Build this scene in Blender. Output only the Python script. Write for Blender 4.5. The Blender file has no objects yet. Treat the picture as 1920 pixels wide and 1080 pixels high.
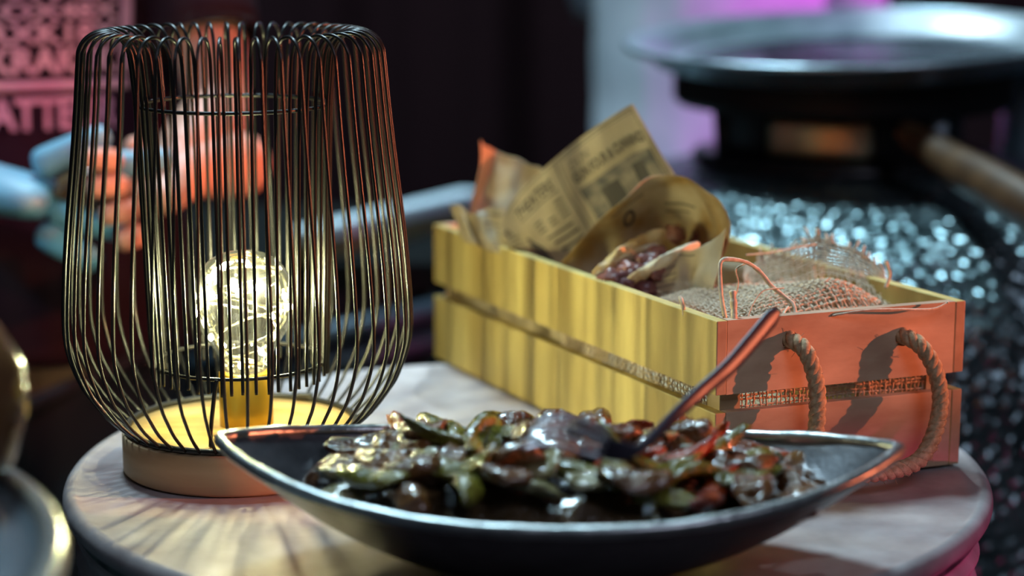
import bpy, bmesh, math, random
from mathutils import Vector, Matrix, noise
random.seed(7)
sc = bpy.context.scene
COL = sc.collection
PI = math.pi
V3 = Vector

# ------------------------------------------------------------------ camera, world, lights, exposure
PITCH = math.radians(10.85)
CAMP = V3((-.0096, -1.2326, .350))
FPX = 3750.0
cd = bpy.data.cameras.new('camera'); cam = bpy.data.objects.new('camera', cd); COL.objects.link(cam)
cam.location = CAMP; cam.rotation_euler = (PI/2 - PITCH, 0, 0)
cd.sensor_width = 36; cd.lens = FPX*36/1920; cd.clip_start = .02; cd.clip_end = 50
cd.dof.use_dof = True; cd.dof.focus_distance = 1.20; cd.dof.aperture_fstop = 2.9
sc.camera = cam
sc.view_settings.view_transform = 'Standard'; sc.view_settings.look = 'None'
sc.view_settings.exposure = 0.0; sc.view_settings.gamma = 1; sc.view_settings.use_curve_mapping = False
sc.cycles.use_denoising = True
sc.cycles.caustics_reflective = False; sc.cycles.caustics_refractive = False

w = bpy.data.worlds.new('night'); sc.world = w; w.use_nodes = True
w.node_tree.nodes['Background'].inputs[0].default_value = (.35, .42, .55, 1)
w.node_tree.nodes['Background'].inputs[1].default_value = .035

def aim(o, target):
    o.rotation_euler = (V3(target) - o.location).to_track_quat('-Z', 'Y').to_euler()
def area(name, loc, target, size, power, col):
    l = bpy.data.lights.new(name, 'AREA'); l.shape = 'DISK'; l.size = size; l.energy = power; l.color = col
    o = bpy.data.objects.new(name, l); COL.objects.link(o); o.location = loc; aim(o, target); return o
def spot(name, loc, target, size, power, col, deg, blend=.3):
    l = bpy.data.lights.new(name, 'SPOT'); l.shadow_soft_size = size; l.energy = power; l.color = col
    l.spot_size = math.radians(deg); l.spot_blend = blend
    o = bpy.data.objects.new(name, l); COL.objects.link(o); o.location = loc; aim(o, target); return o
# stage lamps of the event: orange par from the right, magenta from the right front, cool overhead wash; front fill and back glint spot are added
spot('orange_stage_lamp', (2.95, -.27, .42), (.12, .06, .06), .014, 410, (1, .24, .11), 13, .35)
spot('orange_arm_lamp', (1.6, -.5, 1.3), (-.26, .38, .16), .03, 120, (1, .16, .08), 9, .5)
spot('magenta_drum_lamp', (1.30, -1.50, -.22), (.27, -.13, -.180), .04, 115, (1, .07, .30), 12, .25)
spot('added_glint_spot', (.15, 2.25, 1.95), (.15, .45, .05),   .025, 26, (.75, .93, 1), 55, .3)  # added behind for glints on pan, hammered drum and food
area('cool_front_fill', (1.0, -2.0, 2.2), (.2, .3, 0), 1.2, 17, (.70, .74, .95))  # added soft fill for the hammered drum's front and the shadows
area('cool_overhead_wash', (-.40, 1.05, 2.3), (.05, .2, 0), .5, 80, (.58, .86, 1))
spot('purple_shirt_lamp', (-.1, -2.2, 1.7), (-.52, .48, .24), .08, 95, (1, .25, .50), 8.5, .35)
spot('cyan_hand_lamp', (-1.5, -.5, 1.5), (-.38, .33, .12), .05, 60, (.22, .72, 1), 12)
spot('cyan_guest_lamp', (-.6, -.3, 1.9), (.20, 1.42, .1), .06, 32, (.3, .62, 1), 17)
spot('violet_guest_lamp', (1.9, .3, 1.5), (.32, 1.32, .10), .06, 300, (.9, .14, .95), 15)

# ------------------------------------------------------------------ helpers
def ray(px, py):
    x = (px-960)/FPX; y = -(py-540)/FPX; c, s = math.cos(PITCH), math.sin(PITCH)
    return V3((x, c + y*s, -s + y*c))
def at(px, py, d): return CAMP + ray(px, py)*d          # the point seen there, d metres down the lens axis
def on(px, py, z):
    r = ray(px, py); return CAMP + r*((z-CAMP.z)/r.z)

def tag(o, label=None, cat=None, group=None, kind=None):
    if label: o['label'] = label
    if cat: o['category'] = cat
    if group: o['group'] = group
    if kind: o['kind'] = kind
    return o
def empty(name, loc, label=None, cat=None, group=None):
    o = bpy.data.objects.new(name, None); COL.objects.link(o); o.location = loc; o.empty_display_size = .03
    tag(o, label, cat, group); o['_base'] = tuple(loc)
    return o
class MB:
    def __init__(s): s.v = []; s.f = []
    def add(s, vs, fs):
        n = len(s.v); s.v += [tuple(a) for a in vs]; s.f += [tuple(i+n for i in f) for f in fs]; return s
    def box(s, c, sz, M=None):
        x, y, z = [a/2 for a in sz]; c = V3(c)
        vs = [V3((i*x, j*y, k*z)) + c for k in (-1, 1) for j in (-1, 1) for i in (-1, 1)]
        if M: vs = [M @ a for a in vs]
        return s.add(vs, [(0,2,3,1),(4,5,7,6),(0,1,5,4),(2,6,7,3),(0,4,6,2),(1,3,7,5)])
    def tube(s, pts, r, n=6, closed=False, cap=True):
        pts = [V3(p) for p in pts]; m = len(pts)
        if not hasattr(r, '__len__'): r = [r]*m
        up = None; vs = []
        for i, p in enumerate(pts):
            a = pts[(i-1) % m] if (closed or i > 0) else p
            b = pts[(i+1) % m] if (closed or i < m-1) else p
            t = (b-a).normalized() if (b-a).length > 1e-9 else V3((0, 0, 1))
            if up is None:
                up = V3((0, 0, 1)) if abs(t.z) < .9 else V3((1, 0, 0))
            up = (up - t*up.dot(t))
            if up.length < 1e-6: up = t.orthogonal()
            up.normalize(); q = t.cross(up)
            vs += [p + (up*math.cos(2*PI*k/n) + q*math.sin(2*PI*k/n))*r[i] for k in range(n)]
        fs = []
        for i in range(m if closed else m-1):
            j = (i+1) % m
            for k in range(n):
                l = (k+1) % n; fs.append((i*n+k, i*n+l, j*n+l, j*n+k))
        if cap and not closed:
            fs.append(tuple(range(n))[::-1]); fs.append(tuple((m-1)*n+k for k in range(n)))
        return s.add(vs, fs)
    def lathe(s, prof, c=(0, 0, 0), n=64):
        c = V3(c); vs = []; fs = []
        for r, z in prof:
            vs += [c + V3((r*math.cos(2*PI*k/n), r*math.sin(2*PI*k/n), z)) for k in range(n)]
        for i in range(len(prof)-1):
            for k in range(n):
                l = (k+1) % n; fs.append((i*n+k, i*n+l, (i+1)*n+l, (i+1)*n+k))
        if prof[0][0] > 1e-5: fs.append(tuple(range(n))[::-1])
        if prof[-1][0] > 1e-5: fs.append(tuple((len(prof)-1)*n+k for k in range(n)))
        return s.add(vs, fs)
    def grid(s, f, nu, nv):
        vs = [f(i/nu, j/nv) for j in range(nv+1) for i in range(nu+1)]
        return s.add(vs, [(j*(nu+1)+i, j*(nu+1)+i+1, (j+1)*(nu+1)+i+1, (j+1)*(nu+1)+i) for j in range(nv) for i in range(nu)])
    def blob(s, c, r, seed=0, amp=.25, freq=1.5, sub=3, M=None):
        bm = bmesh.new(); bmesh.ops.create_icosphere(bm, subdivisions=sub, radius=1)
        c = V3(c); vs = []
        for v in bm.verts:
            d = 1 + amp*noise.noise(v.co*freq + V3((seed*3.1, seed*1.7, seed)))
            p = V3((v.co.x*r[0], v.co.y*r[1], v.co.z*r[2]))*d
            if M: p = M @ p
            vs.append(p + c)
        fs = [tuple(v.index for v in f.verts) for f in bm.faces]; bm.free()
        return s.add(vs, fs)
    def build(s, name, mat, parent=None, smooth=True, bevel=0, sub=0, solid=0, auto=None):
        me = bpy.data.meshes.new(name)
        base = V3((0, 0, 0))
        if parent is not None:
            q = parent
            while q is not None:
                if '_base' in q: base = V3(q['_base'])
                q = q.parent
        me.from_pydata([tuple(V3(v)-base) for v in s.v], [], s.f); me.update()
        if isinstance(mat, bpy.types.Material): me.materials.append(mat)
        if smooth: me.polygons.foreach_set('use_smooth', [True]*len(me.polygons))
        o = bpy.data.objects.new(name, me); COL.objects.link(o)
        if parent is not None: o.parent = parent
        if solid:
            m = o.modifiers.new('thick', 'SOLIDIFY'); m.thickness = solid; m.offset = 0
        if bevel:
            m = o.modifiers.new('bevel', 'BEVEL'); m.width = bevel; m.segments = 2; m.limit_method = 'ANGLE'
        if sub:
            m = o.modifiers.new('sub', 'SUBSURF'); m.levels = sub; m.render_levels = sub
        if auto:
            try: me.set_sharp_from_angle(angle=math.radians(auto))
            except Exception: pass
        return o
def cr(p0, p1, p2, p3, t):
    return .5*((2*p1) + (p2-p0)*t + (2*p0-5*p1+4*p2-p3)*t*t + (3*p1-p0-3*p2+p3)*t**3)
def spline(pts, n):
    pts = [V3(p) for p in pts]; out = []; m = len(pts)
    for i in range(n+1):
        x = i/n*(m-1); k = min(int(x), m-2); t = x-k
        out.append(cr(pts[max(k-1, 0)], pts[k], pts[k+1], pts[min(k+2, m-1)], t))
    return out
def interp(tab, x):
    for (a, b), (c, d) in zip(tab, tab[1:]):
        if x <= c: return b + (d-b)*(x-a)/(c-a)
    return tab[-1][1]
def patchf(rows):
    rows = [[V3(p) for p in r] for r in rows]; R = len(rows); N = len(rows[0])
    def one(r, u):
        x = max(0, min(1, u))*(N-1); k = min(int(x), N-2)
        return cr(r[max(k-1, 0)], r[k], r[k+1], r[min(k+2, N-1)], x-k)
    def f(u, v):
        x = max(0, min(1, v))*(R-1); k = min(int(x), R-2)
        c = [one(rows[min(max(q, 0), R-1)], u) for q in (k-1, k, k+1, k+2)]
        return cr(*c, x-k)
    return f
def crinkle(f, amp, fr=28, seed=0):
    def g(u, v):
        p = f(u, v); q = p*fr + V3((seed, 0, 0))
        return p + V3((noise.noise(q), noise.noise(q+V3((9, 3, 1))), noise.noise(q*1.7+V3((2, 7, 5)))))*amp
    return g
def normal_of(f, u, v):
    e = .01; a = f(min(u+e, 1), v)-f(max(u-e, 0), v); b = f(u, min(v+e, 1))-f(u, max(v-e, 0))
    n = a.cross(b)
    return n.normalized() if n.length > 1e-12 else V3((0, 0, 1))
def weave(mb, f, nu, nv, r, seg=2, ext=0.0, seed=0, amp=.9, skip=0.0, sides=4):
    """threads over and under each other along surface f"""
    rnd = random.Random(seed)
    nrm = {}
    def thread(fixed, alongu, cnt, other, idx):
        lo = -rnd.random()*ext*0; hi = 1 + 0*ext
        pts = []
        m = other*seg
        wob = rnd.uniform(-.35, .35)/cnt
        for k in range(m+1):
            t = k/m
            w_ = fixed + wob*math.sin(t*7+idx)
            u, v = (t, w_) if alongu else (w_, t)
            u = min(max(u, 0), 1); v = min(max(v, 0), 1)
            p = f(u, v); n = normal_of(f, u, v)
            pts.append(p + n*(r*amp*math.cos(PI*(t*other)+PI*idx+(0 if alongu else PI))))
        rr = r*rnd.uniform(.75, 1.25)
        mb.tube(pts, [rr*(1+.25*noise.noise(p*300)) for p in pts], n=sides, cap=False)
    for j in range(nv+1):
        if rnd.random() >= skip: thread(j/nv, True, nv, nu, j)
    for i in range(nu+1):
        if rnd.random() >= skip: thread(i/nu, False, nu, nv, i)
    return mb
def text_on(parent, txt, f, u0, v0, w_, h_, mat, lift=.0004, name='printed_text', ang=0, bold=.0):
    """flat print: letters mapped on surface f(u,v) in box (u0,v0) size (w_,h_) of uv; v grows downward"""
    cu = bpy.data.curves.new('t', 'FONT'); cu.body = txt; cu.offset = bold; cu.resolution_u = 2
    o = bpy.data.objects.new('t', cu); COL.objects.link(o)
    dg = bpy.context.evaluated_depsgraph_get(); dg.update()
    me = bpy.data.meshes.new_from_object(o.evaluated_get(dg)); bpy.data.objects.remove(o)
    vs = [v.co.copy() for v in me.vertices]; fs = [tuple(p.vertices) for p in me.polygons]
    bpy.data.meshes.remove(me)
    x0 = min(v.x for v in vs); x1 = max(v.x for v in vs); y0 = min(v.y for v in vs); y1 = max(v.y for v in vs)
    mb = MB(); out = []
    for v in vs:
        a = (v.x-x0)/(x1-x0); b = 1-(v.y-y0)/max(y1-y0, 1e-6)
        u = u0+a*w_; q = v0+b*h_
        p = f(u, q); n = normal_of(f, u, q)
        if n.dot(CAMP-p) < 0: n = -n
        out.append(p + n*lift)
    mb.add(out, fs)
    return mb.build(name, mat, parent, smooth=False)
def print_rect(mb, f, u0, v0, u1, v1, lift=.0004, n=8):
    def g(a, b):
        u = u0+(u1-u0)*a; v = v0+(v1-v0)*b; p = f(u, v); q = normal_of(f, u, v)
        if q.dot(CAMP-p) < 0: q = -q
        return p+q*lift
    mb.grid(g, n, max(1, int(n/2)))

# ------------------------------------------------------------------ materials
def mat(name, col, rough=.5, metal=0, spec=.5, **k):
    m = bpy.data.materials.new(name); m.use_nodes = True
    b = m.node_tree.nodes['Principled BSDF']
    b.inputs['Base Color'].default_value = (*col, 1); b.inputs['Roughness'].default_value = rough
    b.inputs['Metallic'].default_value = metal
    b.inputs['Specular IOR Level'].default_value = spec
    for kk, v in k.items(): b.inputs[kk.replace('_', ' ')].default_value = v
    return m
def nodes(m): return m.node_tree.nodes, m.node_tree.links, m.node_tree.nodes['Principled BSDF']
def noisecol(m, c1, c2, scale=(1, 1, 1), ns=5, detail=6, lo=.3, hi=.7, bump=0, dist=.001, rough=None, kind='NOISE', bscale=None, coord='Object', distort=0):
    N, L, b = nodes(m)
    tc = N.new('ShaderNodeTexCoord'); mp = N.new('ShaderNodeMapping'); mp.inputs['Scale'].default_value = scale
    L.new(tc.outputs[coord], mp.inputs[0])
    if kind == 'NOISE':
        t = N.new('ShaderNodeTexNoise'); t.inputs['Scale'].default_value = ns; t.inputs['Detail'].default_value = detail
        t.inputs['Distortion'].default_value = distort; out = t.outputs['Fac']
    else:
        t = N.new('ShaderNodeTexVoronoi'); t.inputs['Scale'].default_value = ns; out = t.outputs['Distance']
    L.new(mp.outputs[0], t.inputs['Vector'])
    r = N.new('ShaderNodeValToRGB'); r.color_ramp.elements[0].position = lo; r.color_ramp.elements[1].position = hi
    r.color_ramp.elements[0].color = (*c1, 1); r.color_ramp.elements[1].color = (*c2, 1)
    L.new(out, r.inputs[0]); L.new(r.outputs[0], b.inputs['Base Color'])
    if rough:
        mr = N.new('ShaderNodeMapRange'); mr.inputs[3].default_value = rough[0]; mr.inputs[4].default_value = rough[1]
        L.new(out, mr.inputs[0]); L.new(mr.outputs[0], b.inputs['Roughness'])
    if bump:
        bp = N.new('ShaderNodeBump'); bp.inputs['Strength'].default_value = bump; bp.inputs['Distance'].default_value = dist
        src = out
        if bscale:
            t2 = N.new('ShaderNodeTexNoise'); t2.inputs['Scale'].default_value = bscale; t2.inputs['Detail'].default_value = 4
            L.new(mp.outputs[0], t2.inputs['Vector']); src = t2.outputs['Fac']
        L.new(src, bp.inputs['Height']); L.new(bp.outputs[0], b.inputs['Normal'])
    return m

M = {}
# pine planks: grain runs along the plank; the planks carry their own directions through object coordinates
def wood(name, c1, c2, sc_, bump=.25):
    m = mat(name, c1, .62)
    return noisecol(m, c1, c2, sc_, 26, 7, .35, .68, bump, .0006, bscale=90)
au, bu = math.radians(21.5), math.radians(116.3)
M['pine_long'] = wood('pine_long', (.46, .31, .08), (.80, .62, .21), (1, 1, .25))
M['pine_end'] = wood('pine_end', (.46, .28, .17), (.72, .50, .32), (.6, .6, 1.6), .5)
M['pine_grain'] = wood('pine_end_grain', (.42, .24, .13), (.62, .40, .24), (1.6, 1.6, 1.6))
M['pine_dark'] = wood('pine_inside', (.40, .29, .15), (.56, .42, .24), (.6, .6, 1))
M['beech'] = wood('beech_base', (.52, .33, .17), (.66, .44, .25), (.35, .35, 2.5), .1)
M['beech_top'] = wood('beech_top', (.42, .24, .06), (.60, .38, .12), (.5, 2.5, 1), .1)
M['wire'] = mat('black_wire', (.022, .021, .020), .30, .35)
M['brass'] = mat('brass_socket', (.85, .52, .07), .33, .85)
M['copper'] = mat('copper_thread', (.85, .78, .55), .25, 1)
M['ring'] = mat('blackened_ring', (.035, .032, .028), .4, .6)
# zinc drum lid: grey with scuffs, spots and worn patches
m = mat('zinc_lid', (.3, .3, .3), .5, .15)
noisecol(m, (.058, .076, .068), (.225, .280, .245), (1, 1, 1), 16, 14, .40, .60, .6, .002, rough=(.60, .36), bscale=40, distort=.8)
M['lid'] = m
m = mat('drum_paint', (.4, .3, .3), .36, .2)
noisecol(m, (.36, .30, .30), (.56, .5, .5), (1, 1, 1), 30, 8, .35, .7, .2, .001, bscale=120)
M['drum'] = m
m = mat('side_lid', (.20, .23, .26), .25, .6); noisecol(m, (.16, .2, .24), (.24, .27, .3), (1, 1, 1), 3, 3, .3, .7, 0); M['lid2'] = m
M['steel_rim'] = mat('bare_rim', (.6, .6, .55), .22, .8)
m = mat('cast_iron', (.055, .055, .06), .36, .75)
noisecol(m, (.035, .035, .04), (.10, .10, .11), (1, 1, 1), 25, 8, .3, .7, .5, .001, rough=(.28, .48), bscale=150); M['iron'] = m
m = mat('iron_inner', (.13, .13, .14), .3, .8)
noisecol(m, (.12, .12, .13), (.28, .28, .30), (1, 1, 1), 30, 8, .3, .7, .4, .001, rough=(.25, .45), bscale=120); M['iron_in'] = m
M['iron_rim'] = noisecol(mat('iron_rim', (.36, .38, .38), .3, .85), (.26, .28, .28), (.48, .5, .5), (1, 1, 1), 60, 6, .3, .7, .5, .0008, rough=(.2, .45), bscale=220)
M['fork'] = mat('fork_handle', (.035, .030, .045), .40, .2); M['tine'] = mat('fork_steel', (.6, .6, .66), .32, .6)
M['jute'] = noisecol(mat('jute', (.6, .46, .32), .8), (.60, .46, .32), (.86, .71, .52), (1, 1, 1), 300, 3, .3, .7, .3, .0004)
M['rope'] = noisecol(mat('jute_rope', (.5, .36, .2), .85), (.34, .22, .11), (.60, .43, .25), (1, 1, 1), 350, 3, .3, .7, .6, .0006)
# thin printed kraft paper that lets light through
def paper(name, c1, c2, seed=0):
    m = bpy.data.materials.new(name); m.use_nodes = True; N = m.node_tree.nodes; L = m.node_tree.links; N.clear()
    o = N.new('ShaderNodeOutputMaterial'); d = N.new('ShaderNodeBsdfPrincipled'); t = N.new('ShaderNodeBsdfTranslucent')
    d.inputs['Roughness'].default_value = .55
    x = N.new('ShaderNodeMixShader'); x.inputs[0].default_value = .14
    tc = N.new('ShaderNodeTexCoord'); n = N.new('ShaderNodeTexNoise'); n.inputs['Scale'].default_value = 30; n.inputs['Detail'].default_value = 6
    mp = N.new('ShaderNodeMapping'); mp.inputs['Location'].default_value = (seed, 0, 0)
    r = N.new('ShaderNodeValToRGB'); r.color_ramp.elements[0].color = (*c1, 1); r.color_ramp.elements[1].color = (*c2, 1)
    r.color_ramp.elements[0].position = .38; r.color_ramp.elements[1].position = .62
    L.new(tc.outputs['Object'], mp.inputs[0]); L.new(mp.outputs[0], n.inputs['Vector']); L.new(n.outputs['Fac'], r.inputs[0])
    L.new(r.outputs[0], d.inputs['Base Color']); L.new(r.outputs[0], t.inputs[0])
    L.new(d.outputs[0], x.inputs[1]); L.new(t.outputs[0], x.inputs[2]); L.new(x.outputs[0], o.inputs[0])
    return m
M['kraft'] = paper('kraft_news', (.44, .34, .20), (.56, .45, .29))
M['kraft_old'] = paper('kraft_greasy', (.38, .23, .07), (.58, .48, .32), 3)
M['ink'] = mat('ink', (.09, .075, .06), .7)
M['ink_soft'] = mat('ink_soft', (.25, .20, .14), .7)
M['ink_pic'] = noisecol(mat('ink_picture', (.2, .17, .13), .7), (.10, .09, .08), (.36, .29, .20), (1, 1, 1), 60, 4, .4, .62)
M['bread'] = noisecol(mat('bread_crumb', (.8, .66, .42), .65), (.62, .42, .20), (.88, .78, .55), (1, 1, 1), 60, 5, .35, .6, .5, .0015)
M['crust'] = noisecol(mat('bread_crust', (.6, .36, .12), .55), (.50, .26, .07), (.78, .58, .26), (1, 1, 1), 40, 5, .35, .65, .4, .001)
M['meat'] = noisecol(mat('meat', (.2, .06, .05), .35), (.13, .04, .04), (.34, .13, .10), (1, 1, 1), 60, 5, .35, .65, .5, .0015)
def glaze(name, c1, c2, r=.24):
    m = mat(name, c1, r, 0, .4); m.node_tree.nodes['Principled BSDF'].inputs['Coat Weight'].default_value = .55
    m.node_tree.nodes['Principled BSDF'].inputs['Coat Roughness'].default_value = .04
    return noisecol(m, c1, c2, (1, 1, 1), 45, 6, .35, .68, 1.0, .0030, bscale=190)
M['f_red'] = glaze('roast_red_pepper', (.14, .012, .004), (.42, .06, .012))
M['f_brown'] = glaze('roast_aubergine', (.05, .018, .008), (.20, .085, .025))
M['f_green'] = glaze('roast_green_pepper', (.06, .06, .006), (.22, .19, .025))
M['f_onion'] = glaze('roast_onion', (.14, .12, .04), (.30, .25, .12))
M['sauce'] = glaze('sauce', (.05, .03, .012), (.12, .07, .03), .12)
m = mat('hammered_metal', (.2, .3, .32), .26, .85)
N, L, b = nodes(m)
tc = N.new('ShaderNodeTexCoord'); vo = N.new('ShaderNodeTexVoronoi'); vo.inputs['Scale'].default_value = 88; vo.feature = 'SMOOTH_F1'
vo.inputs['Smoothness'].default_value = .35
nz = N.new('ShaderNodeTexNoise'); nz.inputs['Scale'].default_value = 14; nz.inputs['Detail'].default_value = 5
L.new(tc.outputs['Object'], vo.inputs['Vector']); L.new(tc.outputs['Object'], nz.inputs['Vector'])
bp = N.new('ShaderNodeBump'); bp.inputs['Strength'].default_value = 1; bp.inputs['Distance'].default_value = .006; bp.invert = True
L.new(vo.outputs['Distance'], bp.inputs['Height']); L.new(bp.outputs[0], b.inputs['Normal'])
rr = N.new('ShaderNodeValToRGB'); rr.color_ramp.elements[0].color = (.10, .15, .16, 1); rr.color_ramp.elements[1].color = (.30, .40, .42, 1)
rr.color_ramp.elements[0].position = .35; rr.color_ramp.elements[1].position = .65
L.new(nz.outputs['Fac'], rr.inputs[0]); L.new(rr.outputs[0], b.inputs['Base Color'])
M['hammered'] = m
M['black'] = mat('black_enamel', (.012, .012, .013), .45, .2)
M['black_gloss'] = mat('black_metal', (.02, .02, .022), .3, .5)
M['pan'] = noisecol(mat('pan_steel', (.25, .33, .38), .3, .8), (.34, .44, .50), (.52, .62, .68), (1, 1, 1), 20, 6, .3, .7, .4, .0012, rough=(.22, .4), bscale=70)
M['pan_in'] = noisecol(mat('pan_inner', (.16, .18, .22), .35, .6), (.16, .20, .25), (.32, .36, .42), (1, 1, 1), 15, 6, .3, .7, .9, .003, rough=(.12, .3), bscale=60)
M['panel'] = noisecol(mat('stove_panel', (.5, .45, .3), .36, .9), (.65, .60, .35), (.95, .9, .6), (1, 1, 1), 12, 3, .4, .6)
M['stick'] = noisecol(mat('turned_wood', (.25, .13, .05), .45), (.04, .018, .007), (.11, .055, .022), (1, 1, 1), 18, 6, .3, .7)
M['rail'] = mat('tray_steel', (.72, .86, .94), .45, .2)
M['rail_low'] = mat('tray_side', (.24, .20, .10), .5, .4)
M['bench'] = mat('bench_black', (.010, .011, .011), .9, 0, .05)
M['benchblue'] = mat('blue_grey_steel', (.05, .075, .10), .4, .4)
M['curtain'] = noisecol(mat('curtain_cloth', (.03, .014, .02), .95, 0, .1), (.016, .006, .008), (.030, .012, .015), (1, 1, 1), 200, 2, .3, .7)
M['shirt_black'] = mat('black_cotton', (.03, .015, .022), .95, 0, .1)
M['print'] = noisecol(mat('pink_shirt_print', (.72, .42, .5), .8), (.62, .34, .42), (.78, .48, .56), (1, 1, 1), 60, 3, .3, .7)
M['white_cloth'] = noisecol(mat('white_cotton', (.62, .66, .7), .9, 0, .1), (.55, .6, .64), (.7, .72, .76), (1, 1, 1), 12, 3, .3, .7)
M['skin'] = mat('skin', (.60, .30, .20), .5)
M['hair'] = mat('hair', (.03, .02, .015), .6)
M['glove'] = mat('blue_glove', (.17, .40, .52), .5)
M['jeans'] = mat('dark_trousers', (.02, .022, .03), .9)
M['floor'] = mat('dark_floor', (.025, .02, .022), .7)
M['wall'] = mat('dark_wall', (.02, .018, .02), .9)
M['jug'] = noisecol(mat('brown_glaze', (.30, .15, .06), .15), (.11, .05, .02), (.2, .10, .04), (1, 1, 1), 10, 3, .3, .7)
M['blue_metal'] = mat('pale_blue_canister', (.30, .46, .55), .4)
# bulb glass: clear, with a faint translucent mix imitating the bulb's glow
m = bpy.data.materials.new('bulb_glass'); m.use_nodes = True; N = m.node_tree.nodes; L = m.node_tree.links; N.clear()
o = N.new('ShaderNodeOutputMaterial'); tr = N.new('ShaderNodeBsdfTransparent'); gl = N.new('ShaderNodeBsdfGlossy'); gl.inputs['Roughness'].default_value = .03
lw = N.new('ShaderNodeFresnel'); lw.inputs['IOR'].default_value = 1.5
x = N.new('ShaderNodeMixShader'); tl = N.new('ShaderNodeBsdfTranslucent'); x2 = N.new('ShaderNodeMixShader'); x2.inputs[0].default_value = .008
L.new(lw.outputs[0], x.inputs[0]); L.new(tr.outputs[0], x.inputs[1]); L.new(gl.outputs[0], x.inputs[2])
L.new(x.outputs[0], x2.inputs[1]); L.new(tl.outputs[0], x2.inputs[2]); L.new(x2.outputs[0], o.inputs[0])
M['glass'] = m
def emit(name, c, s):
    m = bpy.data.materials.new(name); m.use_nodes = True; b = m.node_tree.nodes['Principled BSDF']
    b.inputs['Emission Color'].default_value = (*c, 1); b.inputs['Emission Strength'].default_value = s
    b.inputs['Base Color'].default_value = (.8, .8, .7, 1); return m
LED_POWER = 5200
M['led'] = emit('led_bead', (1, .98, .52), LED_POWER*1.0)
M['led_weak'] = emit('led_bead_weak', (1, .98, .52), LED_POWER*.13)

# ------------------------------------------------------------------ the setting
tag(MB().box((0, .5, -.92), (8, 8, .04)).build('floor', M['floor'], smooth=False), kind='structure')
tag(MB().box((0, 2.75, .6), (8, .1, 3.0)).build('wall_back', M['wall'], smooth=False), kind='structure')
def curt(u, v):
    x = -3 + 6*u; z = -.895 + 2.9*v
    d = .035*math.sin(x*17 + 1.2*math.sin(x*3.1)) + .018*math.sin(x*41+z*.6) + .01*noise.noise(V3((x*5, z*2, 0)))
    return V3((x, 2.50+d, z))
tag(MB().grid(curt, 500, 6).build('curtain', M['curtain'], solid=.003), 'dark maroon curtain hanging in soft folds across the whole background', 'curtain')

# ------------------------------------------------------------------ main drum table
R = .29
dr = empty('steel_drum', (0, 0, -.9), 'steel drum used as table, with scuffed grey lid under the lamp and crate', 'table')
MB().lathe([(0, -.004), (.10, -.0035), (.2, -.003), (.26, -.002), (.272, -.001), (.280, -.001), (.283, -.004), (.283, -.02), (0, -.02)], n=160).build('lid', M['lid'], dr)
prof = []
for k in range(13):
    a = PI*(-.55 + 1.25*k/12); prof.append((.2835+.0065*math.cos(a), -.0065+.0075*math.sin(a)))
MB().lathe(prof[::-1], n=200).build('rim_bead', M['drum'], dr)
def drumside(u, v):
    a = 2*PI*u; z = -.010 - .89*v
    rr_ = .2785
    for k in range(7):
        zz = -.021 - .0155*k - .006*math.sin(a*2.0+.7*k) - .0025*math.sin(a*5+k)
        rr_ += .0052*math.exp(-((z-zz)/.0045)**2)*(1-.08*k)
    for zz in (-.3, -.6): rr_ += .008*math.exp(-((z-zz)/.012)**2)
    return V3((rr_*math.cos(a), rr_*math.sin(a), z))
mb = MB(); nz_ = 150
zs = [(.16*(k/110) if k <= 110 else .16+(.84)*(k-110)/40) for k in range(151)]
vs = [drumside(i/200, zs[j]) for j in range(151) for i in range(200)]
mb.add(vs, [(j*200+i, j*200+(i+1) % 200, (j+1)*200+(i+1) % 200, (j+1)*200+i) for j in range(150) for i in range(200)])
mb.build('drum_wall', M['drum'], dr)

# second drum, front left, a little higher and out of focus
c2 = V3((-.480, -.488, .088))
d2 = empty('steel_drum', (c2.x, c2.y, -.9), 'grey-blue drum lid with bright bare rim, blurred at the lower left corner', 'table')
MB().lathe([(0, -.003), (.26, -.003), (.281, -.004), (.281, -.02), (0, -.02)], c2, 120).build('lid', M['lid2'], d2)
MB().tube([c2+V3((.284*math.cos(2*PI*k/120), .284*math.sin(2*PI*k/120), -.004)) for k in range(120)], .0062, 12, True).build('rim_bead', M['steel_rim'], d2)
MB().lathe([(.279, -.008), (.279, -.3), (.285, -.31), (.279, -.32), (.279, -.64), (.285, -.65), (.279, -.66), (.279, -.988)], c2, 96).build('drum_wall', M['benchblue'], d2)

# ------------------------------------------------------------------ wire lamp
LC = V3((-.1808, -.003, 0))
lamp = empty('table_lamp', LC, 'black wire cage table lamp with clear bulb glowing on round wooden base', 'lamp')
MB().lathe([(0, .0005), (.0735, .0005), (.075, .002), (.075, .0245), (.0742, .0255), (.0725, .026), (.0720, .0255)], LC, 120).build('wooden_base', M['beech'], lamp)
MB().lathe([(.0722, .0240), (.0722, .0262), (.05, .0266), (0, .0268)], LC, 96).build('base_top', M['beech_top'], lamp)
MB().tube([LC+V3((.0716*math.cos(2*PI*k/96), .0716*math.sin(2*PI*k/96), .0275)) for k in range(96)], .0022, 8, True).build('base_ring', M['ring'], lamp)
NW = 48
outer = [(.0270, .0722), (.0387, .0850), (.0500, .0935), (.0595, .0995), (.0770, .1058), (.094, .1080), (.128, .1063), (.1615, .1031), (.195, .0992), (.228, .0957), (.2585, .0930)]
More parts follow.
